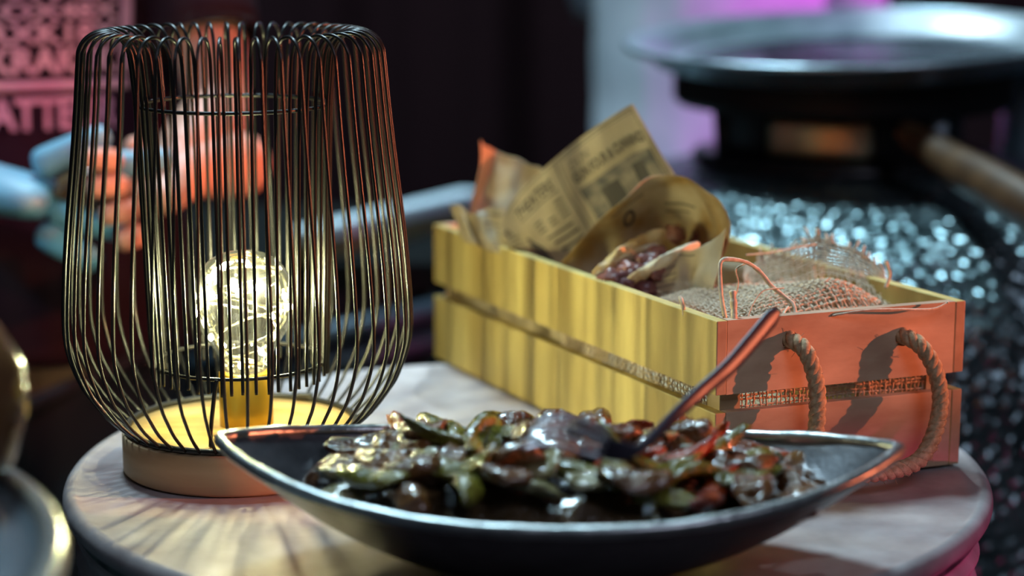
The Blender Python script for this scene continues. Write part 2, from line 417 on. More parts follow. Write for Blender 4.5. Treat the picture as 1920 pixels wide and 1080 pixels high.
def wire_pts(a, rnd):
    pts = [(r, z) for z, r in outer]
    for k in range(1, 8):
        t = PI*k/8; pts.append((.0778+.0152*math.cos(t), .2585+.0162*math.sin(t)))
    ri = [(.0622, .2585), (.0605, .240), (.0598, .229), (.0585, .19), (.0572, .14), (.0558, .09), (.0549, .068), (.0549, .0590+rnd.uniform(-.0015, .0015))]
    pts += ri
    tw = rnd.uniform(-.012, .012); tw2 = rnd.uniform(-.02, .02)
    out = []
    for i, (r, z) in enumerate(pts):
        aa = a + tw*(z/.27) + (tw2 if i > len(outer)+3 else 0)
        out.append(LC+V3((r*math.cos(aa), r*math.sin(aa), z)))
    return spline(out, 72)
rnd = random.Random(3)
for k in range(NW):
    MB().tube(wire_pts(2*PI*(k+.35)/NW + rnd.uniform(-.008, .008), rnd), .00108, 8).build('wire', M['wire'], lamp)
for z, r in ((.2295, .0598), (.0680, .0549)):
    MB().tube([LC+V3(((r-.0018)*math.cos(2*PI*k/96), (r-.0018)*math.sin(2*PI*k/96), z)) for k in range(96)], .0012, 8, True).build('inner_ring', M['wire'], lamp)
MB().tube(spline([on(395, 838, .027), at(396, 800, 1.215), at(401, 750, 1.211), at(406, 712, 1.208)], 16), .00135, 8).build('loose_wire', M['wire'], lamp)
MB().box(LC+V3((.0335, .0625, .0292)), (.011, .005, .004)).build('clasp', M['ring'], lamp, bevel=.0006)
BC = LC+V3((.0030, 0, 0))
MB().lathe([(0, .0262), (.0168, .0262), (.0168, .0600), (.0160, .0612), (.0150, .0612), (.0150, .058), (0, .058)], BC, 48).build('bulb_socket', M['brass'], lamp, auto=40)
bulb_prof = [(.0145, .0590), (.0150, .066), (.0165, .0715), (.0215, .0795), (.0270, .0870), (.0308, .0950), (.0325, .1050), (.0316, .1150), (.0283, .1240), (.0225, .1315), (.0140, .1362), (.006, .1378), (0, .1380)]
gb = MB().lathe(bulb_prof, BC, 64).build('glass_bulb', M['glass'], lamp, sub=1)
# string of tiny lights coiled inside the bulb
rnd = random.Random(11)
th = []
for k in range(170):
    t = k/169; a = t*2*PI*6.3
    rr_ = .0245*(.55+.45*math.sin(t*PI*5+1.0))*(1 if t > .05 else .4)
    z = .064 + .064*(.5-.5*math.cos(t*2*PI*1.5))*.95
    rlim = interp([(.058, .012), (.072, .014), (.08, .0195), (.095, .028), (.105, .030), (.115, .029), (.125, .024), (.133, .015), (.14, .01)], z)
    th.append(BC+V3((min(rr_+.012, rlim-.0015)*math.cos(a), min(rr_+.012, rlim-.0015)*math.sin(a), z)))
MB().tube(th, .00042, 5).build('copper_thread', M['copper'], lamp)
led = [(-.0165, -.021, .114), (.0105, -.0235, .119), (.0268, -.0095, .111), (-.0285, -.0085, .1000), (.0285, .0045, .1015), (-.0185, -.0175, .0865), (.0155, .0165, .093), (-.006, .023, .107), (.002, .004, .129), (-.002, -.006, .066), (.0115, -.0105, .076)]
for i, p in enumerate(led):
    MB().blob(BC+V3(p), (.0016, .0016, .0022), sub=2, amp=0).build('led_bead', M['led' if i in (0, 1, 4) else 'led_weak'], lamp)

# unseen black flag on a stand, added to trim the low edge of the orange stage lamp's beam (right of the frame)
fg = empty('added_beam_flag', (2.15, -.24, -.9), 'black cloth flag on a thin stand, added unseen to trim the orange stage lamp', 'flag')
MB().box((2.15, -.24, .140), (.006, .60, .335)).build('cloth_panel', M['bench'], fg, False)
MB().tube([(2.15, -.24, -.88), (2.15, -.24, -.01)], .012, 10).build('pole', M['black_gloss'], fg)
MB().lathe([(0, 0), (.16, 0), (.16, .015), (.02, .03), (0, .03)], (2.15, -.24, -.9), 32).build('base', M['black_gloss'], fg)

# ------------------------------------------------------------------ wooden crate
CN = V3((.112, -.071, .0016))
Va = V3((math.cos(au), math.sin(au), 0)); Ub = V3((math.cos(bu), math.sin(bu), 0)); Z = V3((0, 0, 1))
CL, CW, CH = .412, .174, .1055
def C(a, b, z): return CN + Va*a + Ub*b + Z*z
crate = empty('wooden_crate', CN, 'small pine slatted crate with rope handle, holding wrapped bread and burlap', 'crate')
def cbox(mb, a0, a1, b0, b1, z0, z1, na=1, nb=1, nz=1, wob=0):
    P = [C(a, b, z) for z in (z0, z1) for b in (b0, b1) for a in (a0, a1)]
    return mb.add(P, [(0,2,3,1),(4,5,7,6),(0,1,5,4),(2,6,7,3),(0,4,6,2),(1,3,7,5)])
TH = .0072
for z0, z1 in ((0, .0490), (.0600, CH)):
    dz = 0 if z0 == 0 else 0
    for q0, q1 in ((0, TH), (CW-TH, CW)):
        ls = cbox(MB(), q0, q1, 0, CL, z0, z1).build('long_slat', M['pine_long'], crate, False, bevel=.0007)
        ls.data.materials.append(M['pine_grain'])
        for f_ in ls.data.polygons:
            if abs(f_.normal.dot(Ub)) > .9: f_.material_index = 1
    cbox(MB(), TH+.0002, CW-TH-.0002, CL-TH, CL-.0002, z0, z1).build('end_slat', M['pine_end'], crate, False, bevel=.0005)
cbox(MB(), TH+.0002, CW-TH-.0002, .0003, TH, 0, .0490).build('end_slat', M['pine_end'], crate, False, bevel=.0005)
# upper near end slat with two drilled rope holes
holes = [(.0500, .0900), (.1295, .0855)]
bm = bmesh.new()
def slat_with_holes():
    mb = MB(); a0, a1, z0, z1 = TH+.0002, CW-TH-.0002, .0600, CH
    n = 24; hr = .0056
    cuts = [a0, (holes[0][0]+holes[1][0])/2, a1]
    for f in (0, 1):
        b = .0003 if f == 0 else TH
        for q in range(2):
            A0, A1 = cuts[q], cuts[q+1]; hc = holes[q]
            ring = []; out = []
            for k in range(n):
                t = 2*PI*k/n; dx, dz_ = math.cos(t), math.sin(t)
                ring.append(C(hc[0]+hr*dx, b, hc[1]+hr*dz_))
                s = min(((A1-hc[0])/dx if dx > 1e-6 else 1e9), ((A0-hc[0])/dx if dx < -1e-6 else 1e9), ((z1-hc[1])/dz_ if dz_ > 1e-6 else 1e9), ((z0-hc[1])/dz_ if dz_ < -1e-6 else 1e9))
                out.append(C(hc[0]+s*dx, b, hc[1]+s*dz_))
            cor = [(A0, z0), (A1, z0), (A1, z1), (A0, z1)]
            vs = ring+out; fs = []
            for k in range(n):
                l = (k+1) % n; fs.append((k, l, n+l, n+k) if f else (k, n+k, n+l, l))
            base = len(mb.v); mb.add(vs, fs)
            for (ca, cz) in cor:
                tt = math.atan2(cz-hc[1], ca-hc[0]) % (2*PI); k = int(tt/(2*PI)*n) % n; l = (k+1) % n
                mb.add([out[k], C(ca, b, cz), out[l]], [(0, 1, 2) if not f else (2, 1, 0)])
    for hc in holes:
        vs = [C(hc[0]+hr*math.cos(2*PI*k/n), b, hc[1]+hr*math.sin(2*PI*k/n)) for b in (.0003, TH) for k in range(n)]
        mb.add(vs, [(k, (k+1) % n, n+(k+1) % n, n+k) for k in range(n)])
    P = [C(a, b, z) for z in (z0, z1) for b in (.0003, TH) for a in (a0, a1)]
    mb.add(P, [(0, 2, 3, 1), (4, 5, 7, 6), (0, 4, 6, 2), (1, 3, 7, 5)])
    return mb
slat_with_holes().build('end_slat', M['pine_end'], crate, False)
for a in (TH, CW-TH-.014):
    for b in (TH, CL-TH-.014):
        cbox(MB(), a, a+.014, b, b+.014, .004, CH-.006).build('corner_post', M['pine_dark'], crate, False)
cbox(MB(), TH, CW-TH, TH, CL-TH, .001, .006).build('bottom_board', M['pine_dark'], crate, False)
# nail slot marks / dark crack under the lower slat corner
def rope(pts, r, n, pitch=.011, strands=3):
    path = spline(pts, n); out = []
    L_ = 0; acc = [0]
    for a, b in zip(path, path[1:]): L_ += (b-a).length; acc.append(L_)
    for s in range(strands):
        q = []; up = V3((0, 0, 1))
        for i, p in enumerate(path):
            t = (path[min(i+1, n)]-path[max(i-1, 0)]).normalized()
            up = up-t*up.dot(t)
            if up.length < 1e-6: up = t.orthogonal()
            up.normalize(); sd = t.cross(up); a = 2*PI*acc[i]/pitch/1.6 + 2*PI*s/strands
            q.append(p+(up*math.cos(a)+sd*math.sin(a))*r*.5)
        out.append(q)
    return out
def outp(a, o_, z): return C(a, -o_, z)      # o_ = metres proud of the near end face
rp = [outp(.0500, -.012, .0905), outp(.0500, .002, .0905), outp(.0530, .012, .0850), outp(.0575, .017, .066), outp(.0560, .021, .045), outp(.052, .026, .032), outp(.0580, .032, .0190),
      outp(.073, .036, .0130), outp(.098, .036, .0125), outp(.1180, .034, .0160), outp(.1320, .029, .028), outp(.1425, .021, .048), outp(.1410, .016, .068), outp(.1340, .011, .0820), outp(.1295, .002, .0865), outp(.1295, -.012, .0865)]
mb = MB()
for q in rope(rp, .0050, 190): mb.tube(q, .0030, 8)
rp_o = mb.build('rope_handle', M['rope'], crate)
rnd = random.Random(5); mb = MB(); path = spline(rp, 190)
for k in range(170):
    p = path[rnd.randrange(12, 178)]; d = V3((rnd.uniform(-1, 1), rnd.uniform(-1, 1), rnd.uniform(-1, 1))).normalized()
    mb.tube([p+d*.004, p+d*.0055+V3((0, 0, rnd.uniform(-.001, .001))), p+d*rnd.uniform(.006, .0085)+V3((rnd.uniform(-.002, .002), 0, rnd.uniform(-.002, .002)))], .00014, 3, cap=False)
tag(mb.build('rope_fuzz', M['rope'], crate), kind='stuff')

# ------------------------------------------------------------------ burlap
bur = empty('burlap_cloth', C(.09, .09, .05), 'loose-woven beige burlap cloth bunched in the front of the crate', 'cloth')
def mound(u, v):
    a = .0125 + .148*u; b = .013 + .165*v
    e = min(1, 6*u)*min(1, 6*(1-u))
    h = .086 + .022*math.sin(PI*min(1, v*1.15)**.8)*(.45+.55*math.sin(PI*u)) + .010*math.exp(-((u-.72)/.2)**2-((v-.18)/.16)**2)
    h += .006*noise.noise(V3((u*4, v*4, 2)))
    h = h - (1-min(1, 5*v))*.006 - (1-min(1, 9*u))*.012 - (1-min(1, 8*(1-u)))*.012 - .03*max(0, v-.8)/.2
    return C(a, b, h)
mb = weave(MB(), mound, 46, 52, .00062, 2, seed=1)
tag(mb.build('front_mound', M['jute'], bur, smooth=False), kind='stuff')
def under(u, v):
    p = mound(v, u) - V3((0, 0, .0045)); p += V3((noise.noise(p*40), noise.noise(p*40+V3((5, 0, 0))), 0))*.002
    return p
mb = weave(MB(), under, 44, 44, .0007, 2, seed=2)
tag(mb.build('lower_layer', M['jute'], bur, smooth=False), kind='stuff')
flapf = patchf([
    [at(1395, 520, 1.345), at(1425, 492, 1.352), at(1470, 474, 1.355), at(1520, 452, 1.352), at(1580, 460, 1.345), at(1640, 492, 1.335), at(1690, 560, 1.32)],
    [at(1390, 545, 1.335), at(1420, 520, 1.345), at(1470, 498, 1.350), at(1525, 482, 1.348), at(1580, 490, 1.340), at(1640, 520, 1.330), at(1695, 570, 1.315)],
    [at(1385, 570, 1.325), at(1420, 552, 1.335), at(1475, 532, 1.342), at(1530, 515, 1.342), at(1585, 520, 1.332), at(1640, 545, 1.322), at(1698, 580, 1.305)],
    [at(1380, 600, 1.31), at(1420, 590, 1.32), at(1480, 580, 1.325), at(1530, 572, 1.325), at(1590, 575, 1.318), at(1650, 588, 1.305), at(1700, 596, 1.29)]])
mb = weave(MB(), crinkle(flapf, .0018, 40), 40, 19, .00052, 2, seed=4, amp=.8)
tag(mb.build('standing_flap', M['jute'], bur, smooth=False), kind='stuff')
# frayed ends along the flap and loose strands
rnd = random.Random(9); mb = MB()
for k in range(46):
    u = rnd.random(); p = flapf(u, 0); q = flapf(u, .06); d = (p-q).normalized()
    ln = rnd.uniform(.002, .009)
    w1 = V3((rnd.uniform(-.5, .5), rnd.uniform(-.3, .3), rnd.uniform(-.3, .5)))*ln
    mb.tube(spline([q, p, p+d*ln*.5+w1*.4, p+d*ln+w1], 6), [.0007, .0008, .0007, .0009, .0008, .0009, .0006], 5)
for k in range(26):
    v = rnd.uniform(.0, .8); p = flapf(1, v); q = flapf(.93, v); d = (p-q).normalized(); ln = rnd.uniform(.002, .006)
    mb.tube([q, p, p+d*ln+V3((0, 0, rnd.uniform(-.001, .003)))], .0006, 4)
tag(mb.build('frayed_edge', M['jute'], bur), kind='stuff')
strands = [
    [(1283, 592, 1.222), (1280, 572, 1.222), (1275, 556, 1.225)],
    [(1362, 606, 1.20), (1353, 560, 1.205), (1350, 515, 1.21), (1352, 490, 1.212), (1368, 486, 1.214), (1400, 492, 1.22), (1425, 510, 1.225), (1445, 535, 1.225), (1470, 556, 1.225), (1488, 572, 1.222), (1492, 596, 1.218)],
    [(1377, 604, 1.195), (1376, 575, 1.198), (1374, 545, 1.20)],
    [(1398, 494, 1.225), (1380, 505, 1.223), (1384, 530, 1.222), (1378, 560, 1.22)],
    [(1398, 478, 1.30), (1440, 474, 1.31), (1480, 466, 1.32), (1530, 458, 1.33)],
    [(1560, 592, 1.215), (1620, 582, 1.215), (1680, 580, 1.22), (1745, 580, 1.23), (1772, 570, 1.235), (1778, 566, 1.235)],
    [(1478, 575, 1.24), (1470, 590, 1.23), (1485, 600, 1.22)],
    [(1660, 540, 1.30), (1668, 515, 1.30), (1661, 490, 1.30)],
    [(1400, 600, 1.21), (1412, 570, 1.215), (1432, 545, 1.22), (1470, 540, 1.225)]]
for i, s_ in enumerate(strands):
    pts = spline([at(*q) for q in s_], 26); r0 = (.0013, .0014, .0021, .0005, .0005, .0007, .0008, .0011, .0004)[i]
    MB().tube(pts, [r0*(1+.35*noise.noise(p*400)) for p in pts], 7).build('loose_strand', M['jute'], bur)
mb = MB(); rnd = random.Random(21)
for k in range(260):
    p = mound(rnd.random(), rnd.random()) if k % 2 else flapf(rnd.random(), rnd.random()*.5)
    a = rnd.uniform(0, 2*PI); l = rnd.uniform(.003, .008)
    q = p+V3((math.cos(a)*l, math.sin(a)*l, rnd.uniform(.001, .005))); h = (p+q)/2+V3((rnd.uniform(-.002, .002), 0, rnd.uniform(0, .003)))
    mb.tube(spline([p, h, q], 5), .00010, 3, cap=False)
tag(mb.build('burlap_fuzz', M['jute'], bur), kind='stuff')
# burlap lining behind the slats, seen through the gaps
def lin1(u, v): return C(.0092+.0012*noise.noise(V3((u*30, v*6, 0))), .025+.19*u, .02+.07*v)
def lin2(u, v): return C(.02+.135*u, .0095+.001*noise.noise(V3((u*30, v*6, 5))), .02+.06*v)
mb = weave(MB(), lin1, 60, 24, .0006, 2, seed=6); weave(mb, lin2, 44, 20, .0006, 2, seed=8)
weave(mb, lambda u, v: C(CW-.0095, .02+.19*u, .02+.07*v), 60, 24, .0006, 2, seed=9)
tag(mb.build('side_lining', M['jute'], bur, smooth=False), kind='stuff')
mb = MB(); rnd = random.Random(33)
for k in range(420):      # loose jute hairs in the end gap
    p = outp(rnd.uniform(.03, .155), -.009-rnd.random()*.006, rnd.uniform(.047, .064))
    q = p+Va*rnd.uniform(-.008, .008)+Z*rnd.uniform(-.005, .005)+Ub*rnd.uniform(-.003, .003)
    mb.tube([p, (p+q)/2+Z*rnd.uniform(-.002, .002), q], .00016, 3, cap=False)
tag(mb.build('gap_hairs', M['jute'], bur), kind='stuff')

# ------------------------------------------------------------------ paper sheets
sh = empty('newsprint_sheet', C(.05, .27, .02), 'tall sheet of newsprint kraft paper with headline THEATERS standing in the crate', 'paper')
f2 = patchf([
    [at(938, 428, 1.436), at(956, 384, 1.432), at(998, 336, 1.426), at(1050, 290, 1.416), at(1105, 247, 1.404), at(1150, 216, 1.394), at(1188, 195, 1.390)],
    [at(945, 445, 1.438), at(968, 414, 1.435), at(1012, 370, 1.428), at(1064, 328, 1.418), at(1118, 286, 1.407), at(1170, 252, 1.398), at(1210, 235, 1.390)],
    [at(955, 462, 1.440), at(985, 446, 1.437), at(1030, 408, 1.431), at(1085, 368, 1.421), at(1142, 328, 1.411), at(1192, 297, 1.402), at(1236, 283, 1.393)],
    [at(975, 482, 1.442), at(1005, 475, 1.439), at(1052, 446, 1.434), at(1108, 408, 1.425), at(1168, 370, 1.415), at(1215, 345, 1.406), at(1268, 334, 1.396)],
    [at(1000, 520, 1.444), at(1035, 520, 1.441), at(1080, 498, 1.437), at(1135, 462, 1.429), at(1192, 425, 1.419), at(1240, 400, 1.410), at(1290, 390, 1.400)],
    [at(1030, 560, 1.446), at(1065, 560, 1.443), at(1110, 545, 1.440), at(1165, 515, 1.432), at(1220, 480, 1.422), at(1265, 455, 1.413), at(1310, 445, 1.404)]])
f2 = crinkle(f2, .0012, 20, 2)
MB().grid(f2, 60, 50).build('sheet', M['kraft'], sh, solid=.0003)
mb = MB()
for a in ((.10, .035, .965, .050), (.460, .05, .470, .80), (.485, .05, .49, .80), (.50, .07, .965, .078), (.955, .05, .963, .75)): print_rect(mb, f2, *a, n=20)
print_rect(mb, f2, .19, .245, .43, .262, n=12)
mb.build('printed_rule', M['ink_soft'], sh, False)
text_on(sh, 'THEATERS', f2, .185, .125, .235, .10, M['ink'], bold=.02)
text_on(sh, 'DUN', f2, .53, .12, .10, .075, M['ink_soft'])
text_on(sh, 'GUN FOUR & CUNNINGS', f2, .52, .22, .42, .085, M['ink'], bold=.02)
mb = MB(); print_rect(mb, f2, .52, .36, .94, .70, n=16); mb.build('printed_picture', M['ink_pic'], sh, False)
mb = MB(); print_rect(mb, f2, .60, .45, .70, .72, lift=.0007, n=8); print_rect(mb, f2, .80, .42, .87, .74, lift=.0007, n=8); mb.build('printed_figure', M['ink'], sh, False)
rnd = random.Random(2); mb = MB()
for i in range(4):
    for j in range(3):
        if rnd.random() < .8: print_rect(mb, f2, .25+j*.07, .32+i*.045, .25+j*.07+.045, .335+i*.045, n=4)
for i in range(4): print_rect(mb, f2, .27+.02*i, .54+i*.06, .42+.01*i, .558+i*.06, n=6)
for i in range(7):
    print_rect(mb, f2, .045, .33+i*.062, .045+rnd.uniform(.07, .11), .348+i*.062, n=6)
mb.build('printed_lines', M['ink'], sh, False)
mb = MB()
bot = [(0, .010), (.2, .010), (.32, .02), (.45, .032), (.8, .034), (1, .016)]
pts = []
for k in range(13):
    t = k/12; w_ = interp(bot, t); pts.append((t, w_))
vs = []
for s in (-1, 1):
    for t, w_ in pts:
        u = .175 + .035*t + s*w_; v = .42+.34*t; p = f2(u, v); n = normal_of(f2, u, v)
        if n.dot(CAMP-p) < 0: n = -n
        vs.append(p+n*.0005)
mb.add(vs, [(k, k+1, 13+k+1, 13+k) for k in range(12)]); mb.build('printed_bottle', M['ink'], sh, False)
mb = MB()
for k in range(9):
    u = .02+.018*(k % 3)+.004*k; v = .16+.05*(k//3); print_rect(mb, f2, u, v, u+.012, v+.04, n=3)
mb.build('printed_ornament', M['ink'], sh, False)

s1 = empty('crumpled_newsprint', C(.05, .36, .02), 'crumpled newsprint paper with pointed corner at the far left end of the crate', 'paper')
f1 = patchf([
    [at(903, 261, 1.500), at(926, 283, 1.525), at(950, 293, 1.515), at(980, 303, 1.500), at(1030, 325, 1.475)],
    [at(901, 300, 1.500), at(921, 312, 1.522), at(952, 325, 1.510), at(985, 340, 1.495), at(1035, 360, 1.472)],
    [at(893, 345, 1.497), at(908, 352, 1.515), at(945, 368, 1.504), at(990, 380, 1.488), at(1040, 395, 1.470)],
    [at(880, 390, 1.495), at(896, 400, 1.505), at(935, 412, 1.497), at(990, 420, 1.480), at(1040, 430, 1.468)],
    [at(868, 432, 1.495), at(894, 445, 1.498), at(935, 455, 1.490), at(990, 465, 1.475), at(1040, 470, 1.466)]])
MB().grid(crinkle(f1, .0022, 45, 5), 50, 50).build('sheet', M['kraft'], s1, solid=.0003)
f1b = patchf([
    [at(843, 388, 1.490), at(862, 384, 1.478), at(880, 402, 1.470), at(896, 398, 1.462), at(915, 392, 1.462), at(944, 390, 1.452)],
    [at(852, 415, 1.492), at(872, 418, 1.470), at(884, 428, 1.478), at(905, 425, 1.455), at(925, 422, 1.456), at(950, 425, 1.446)],
    [at(860, 440, 1.488), at(884, 448, 1.465), at(898, 452, 1.470), at(915, 455, 1.450), at(938, 456, 1.450), at(962, 462, 1.441)],
    [at(872, 452, 1.482), at(896, 462, 1.464), at(912, 468, 1.462), at(928, 474, 1.448), at(952, 482, 1.444), at(985, 496, 1.432)]])
f1b = crinkle(f1b, .0022, 50, 8)
MB().grid(f1b, 50, 40).build('folded_cuff', M['kraft'], s1, solid=.0003)
MB().grid(crinkle(lambda u, v: C(.011+.004*math.sin(u*9), .19+.20*u, .012+.085*v), .002, 50), 40, 12).build('lower_fold', M['kraft'], s1, solid=.0003)
MB().grid(crinkle(lambda u, v: C(CW-.013+.003*math.sin(u*9), .19+.20*u, .012+.080*v), .002, 50), 40, 12).build('lower_fold', M['kraft'], s1, solid=.0003)
mb = MB()
print_rect(mb, f1b, .60, .14, .98, .18, n=8)
for i in range(5): print_rect(mb, f1b, .66, .30+.11*i, .66+.24, .33+.11*i, n=6)
mb.build('printed_lines', M['ink_soft'], s1, False)

wr = empty('sandwich_wrapper', C(.07, .17, .02), 'greasy kraft paper wrapper curling up like a hood around the filled bread', 'paper')
fh = patchf([
    [at(1040, 505, 1.381), at(1105, 430, 1.371), at(1160, 380, 1.351), at(1212, 334, 1.351), at(1262, 332, 1.351), at(1305, 345, 1.346), at(1348, 378, 1.336), at(1368, 420, 1.326)],
    [at(1062, 535, 1.381), at(1118, 470, 1.391), at(1165, 425, 1.381), at(1215, 395, 1.386), at(1262, 388, 1.386), at(1303, 395, 1.376), at(1343, 418, 1.356), at(1366, 450, 1.336)],
    [at(1085, 560, 1.381), at(1130, 510, 1.401), at(1175, 470, 1.396), at(1222, 450, 1.406), at(1262, 440, 1.406), at(1300, 445, 1.391), at(1336, 465, 1.366), at(1352, 490, 1.341)],
    [at(1105, 590, 1.381), at(1145, 560, 1.401), at(1190, 535, 1.396), at(1230, 520, 1.406), at(1265, 515, 1.406), at(1298, 520, 1.391), at(1320, 535, 1.366), at(1330, 560, 1.341)],
    [at(1120, 630, 1.361), at(1155, 620, 1.366), at(1195, 610, 1.376), at(1235, 600, 1.381), at(1265, 600, 1.381), at(1290, 605, 1.366), at(1305, 615, 1.346), at(1310, 630, 1.326)]])
fh = crinkle(fh, .0018, 30, 11)
MB().grid(fh, 70, 50).build('hood', M['kraft_old'], wr, solid=.0003)
ff = patchf([
    [at(1205, 520, 1.336), at(1232, 488, 1.330), at(1262, 474, 1.324), at(1300, 468, 1.318), at(1330, 452, 1.308), at(1360, 425, 1.298)],
    [at(1192, 550, 1.332), at(1230, 525, 1.324), at(1265, 515, 1.318), at(1300, 508, 1.318), at(1328, 498, 1.302), at(1352, 485, 1.296)],
    [at(1178, 585, 1.328), at(1220, 570, 1.318), at(1258, 565, 1.312), at(1290, 560, 1.314), at(1314, 552, 1.300), at(1336, 545, 1.292)],
    [at(1170, 620, 1.325), at(1210, 620, 1.315), at(1250, 620, 1.310), at(1280, 615, 1.310), at(1300, 610, 1.298), at(1318, 600, 1.290)]])
ff = crinkle(ff, .0022, 45, 14)
MB().grid(ff, 60, 40).build('front_fold', M['kraft'], wr, solid=.0003)
mb = MB()
print_rect(mb, ff, .25, .10, .62, .125, n=8)
for i in range(6): print_rect(mb, ff, .18+.02*(i % 2), .22+.08*i, .40, .235+.08*i, n=5)
mb.build('printed_lines', M['ink_soft'], wr, False); mb = MB()
print_rect(mb, fh, .25, .10, .40, .115, n=8); print_rect(mb, fh, .52, .2, .72, .22, n=8); print_rect(mb, fh, .52, .27, .68, .285, n=8)
mb.build('printed_lines', M['ink_soft'], wr, False)
mb = MB(); c_ = (.33, .11)
vs = []
for k in range(17):
    a = 2*PI*k/16
    for r in (.020, .032):
        u = c_[0]+r*math.cos(a); v = c_[1]+.12+r*2*math.sin(a); p = fh(u, v); n = normal_of(fh, u, v)
        if n.dot(CAMP-p) < 0: n = -n
        vs.append(p+n*.0005)
mb.add(vs, [(2*k, 2*k+1, 2*k+3, 2*k+2) for k in range(16)]); mb.build('printed_ring', M['ink'], wr, False)

# filled bread inside the wrapper
sw = empty('filled_flatbread', C(.06, .15, .03), 'toasted flatbread with dark meat filling lying in the curled paper wrapper', 'sandwich')
def slab(name, p0, p1, wv, tv, m_, seed, n=26, parent=sw, amp=.18):
    """bread strip from p0 to p1, wv = width vector (half), tv = half thickness vector"""
    mb = MB(); L1 = p1-p0
    def f(u, v):
        c = p0+L1*u; e = math.sin(PI*min(max(u, .002), .998))**.35
        a = 2*PI*v; q = V3((u*5+seed, math.cos(a), math.sin(a)))
        k = 1+amp*noise.noise(q*1.6)+amp*.5*noise.noise(q*5)
        return c + (wv*math.cos(a)+tv*math.sin(a))*e*k
    mb.grid(f, n*2, 28)
    return mb.build(name, m_, parent)
slab('bread_slice', at(1128, 565, 1.323), at(1312, 458, 1.335), V3((.0, .012, -.006)), V3((-.002, -.002, .0058)), M['bread'], 1)
slab('bread_slice', at(1098, 540, 1.345), at(1248, 440, 1.375), V3((.0, .014, -.010)), V3((-.002, 0, .0085)), M['crust'], 2)
slab('bread_slice', at(1110, 525, 1.340), at(1235, 462, 1.360), V3((.0, .006, -.006)), V3((-.001, 0, .004)), M['bread'], 7)
rnd = random.Random(4)
for k in range(15):
    t = rnd.random(); p = at(1142, 540, 1.320).lerp(at(1240, 478, 1.350), t)+V3((rnd.uniform(-.004, .004), rnd.uniform(-.006, .006), rnd.uniform(-.006, .002)))
    MB().blob(p, (rnd.uniform(.006, .011), .008, rnd.uniform(.005, .008)), seed=k, amp=.5, freq=1.8).build('meat_piece', M['meat'], sw)
for k, q in enumerate([(1165, 572, 1.322), (1195, 560, 1.320), (1182, 582, 1.318), (1208, 545, 1.322), (1222, 512, 1.326), (1290, 425, 1.405), (1270, 440, 1.405), (1318, 445, 1.39)]):
    MB().blob(at(*q), (.0085, .007, .0065), seed=20+k, amp=.5, freq=1.8).build('meat_piece', M['meat'], sw)

# ------------------------------------------------------------------ iron boat dish with roasted vegetables
tipL = on(404, 822, .0665); tipR = on(1692, 862, .0605)
DCn = (tipL+tipR)/2; DCn.z = .0
DX = (tipR-tipL); DX.z = 0; HL = DX.length/2; DX.normalize(); DY = V3((-DX.y, DX.x, 0))
HB = .103; DEP = .0475
def wid(s): return HB*(1-abs(s)**2.5)**.8
dish = empty('iron_dish', DCn+V3((0, 0, 0)), 'boat-shaped dark iron serving dish full of roasted vegetables in the foreground', 'dish')
def dishf(off=0.0):
    def f(u, v):      # u round, v 0 centre -> 1 rim
        a = 2*PI*u; s = math.cos(a); w_ = wid(s) if abs(s) < 1 else 0
        y = (.80 if math.sin(a) >= 0 else -1)*w_*min(1, (abs(math.sin(a))/.06)**.5 if abs(math.sin(a)) < .06 else 1)
        r = v**.9
        z = DEP*(max(0, (v-.30)/.70))**1.55
        x_ = s*HL*(r - off*2); y_ = y*(r - off*3)
        return DCn + DX*x_ + DY*y_ + Z*(z*(1+.36*s*s) + off*.12 + .0002)
    return f
def dish_shell(off, flip):
    f = dishf(off); n, m = 120, 26; mb = MB()
    vs = [f(i/n, j/m) for j in range(1, m+1) for i in range(n)]; c = f(0, .0001); c.x = DCn.x; c.y = DCn.y
    fs = [((j)*n+i, j*n+(i+1) % n, (j+1)*n+(i+1) % n, (j+1)*n+i) for j in range(m-1) for i in range(n)]
    vs.append(c); fs += [(len(vs)-1, (i+1) % n, i) for i in range(n)]
    if flip: fs = [q[::-1] for q in fs]
    mb.add(vs, fs); return mb
dish_shell(0, False).build('outer_shell', M['iron'], dish)
dish_shell(.012, True).build('inner_shell', M['iron_in'], dish)
fr = dishf(.006); mb = MB(); rim = [fr(i/160, 1.0)+Z*.0008 for i in range(160)]
mb.tube(rim, [.0036+.0007*noise.noise(p*60) for p in rim], 10, True); mb.build('rim', M['iron_rim'], dish)

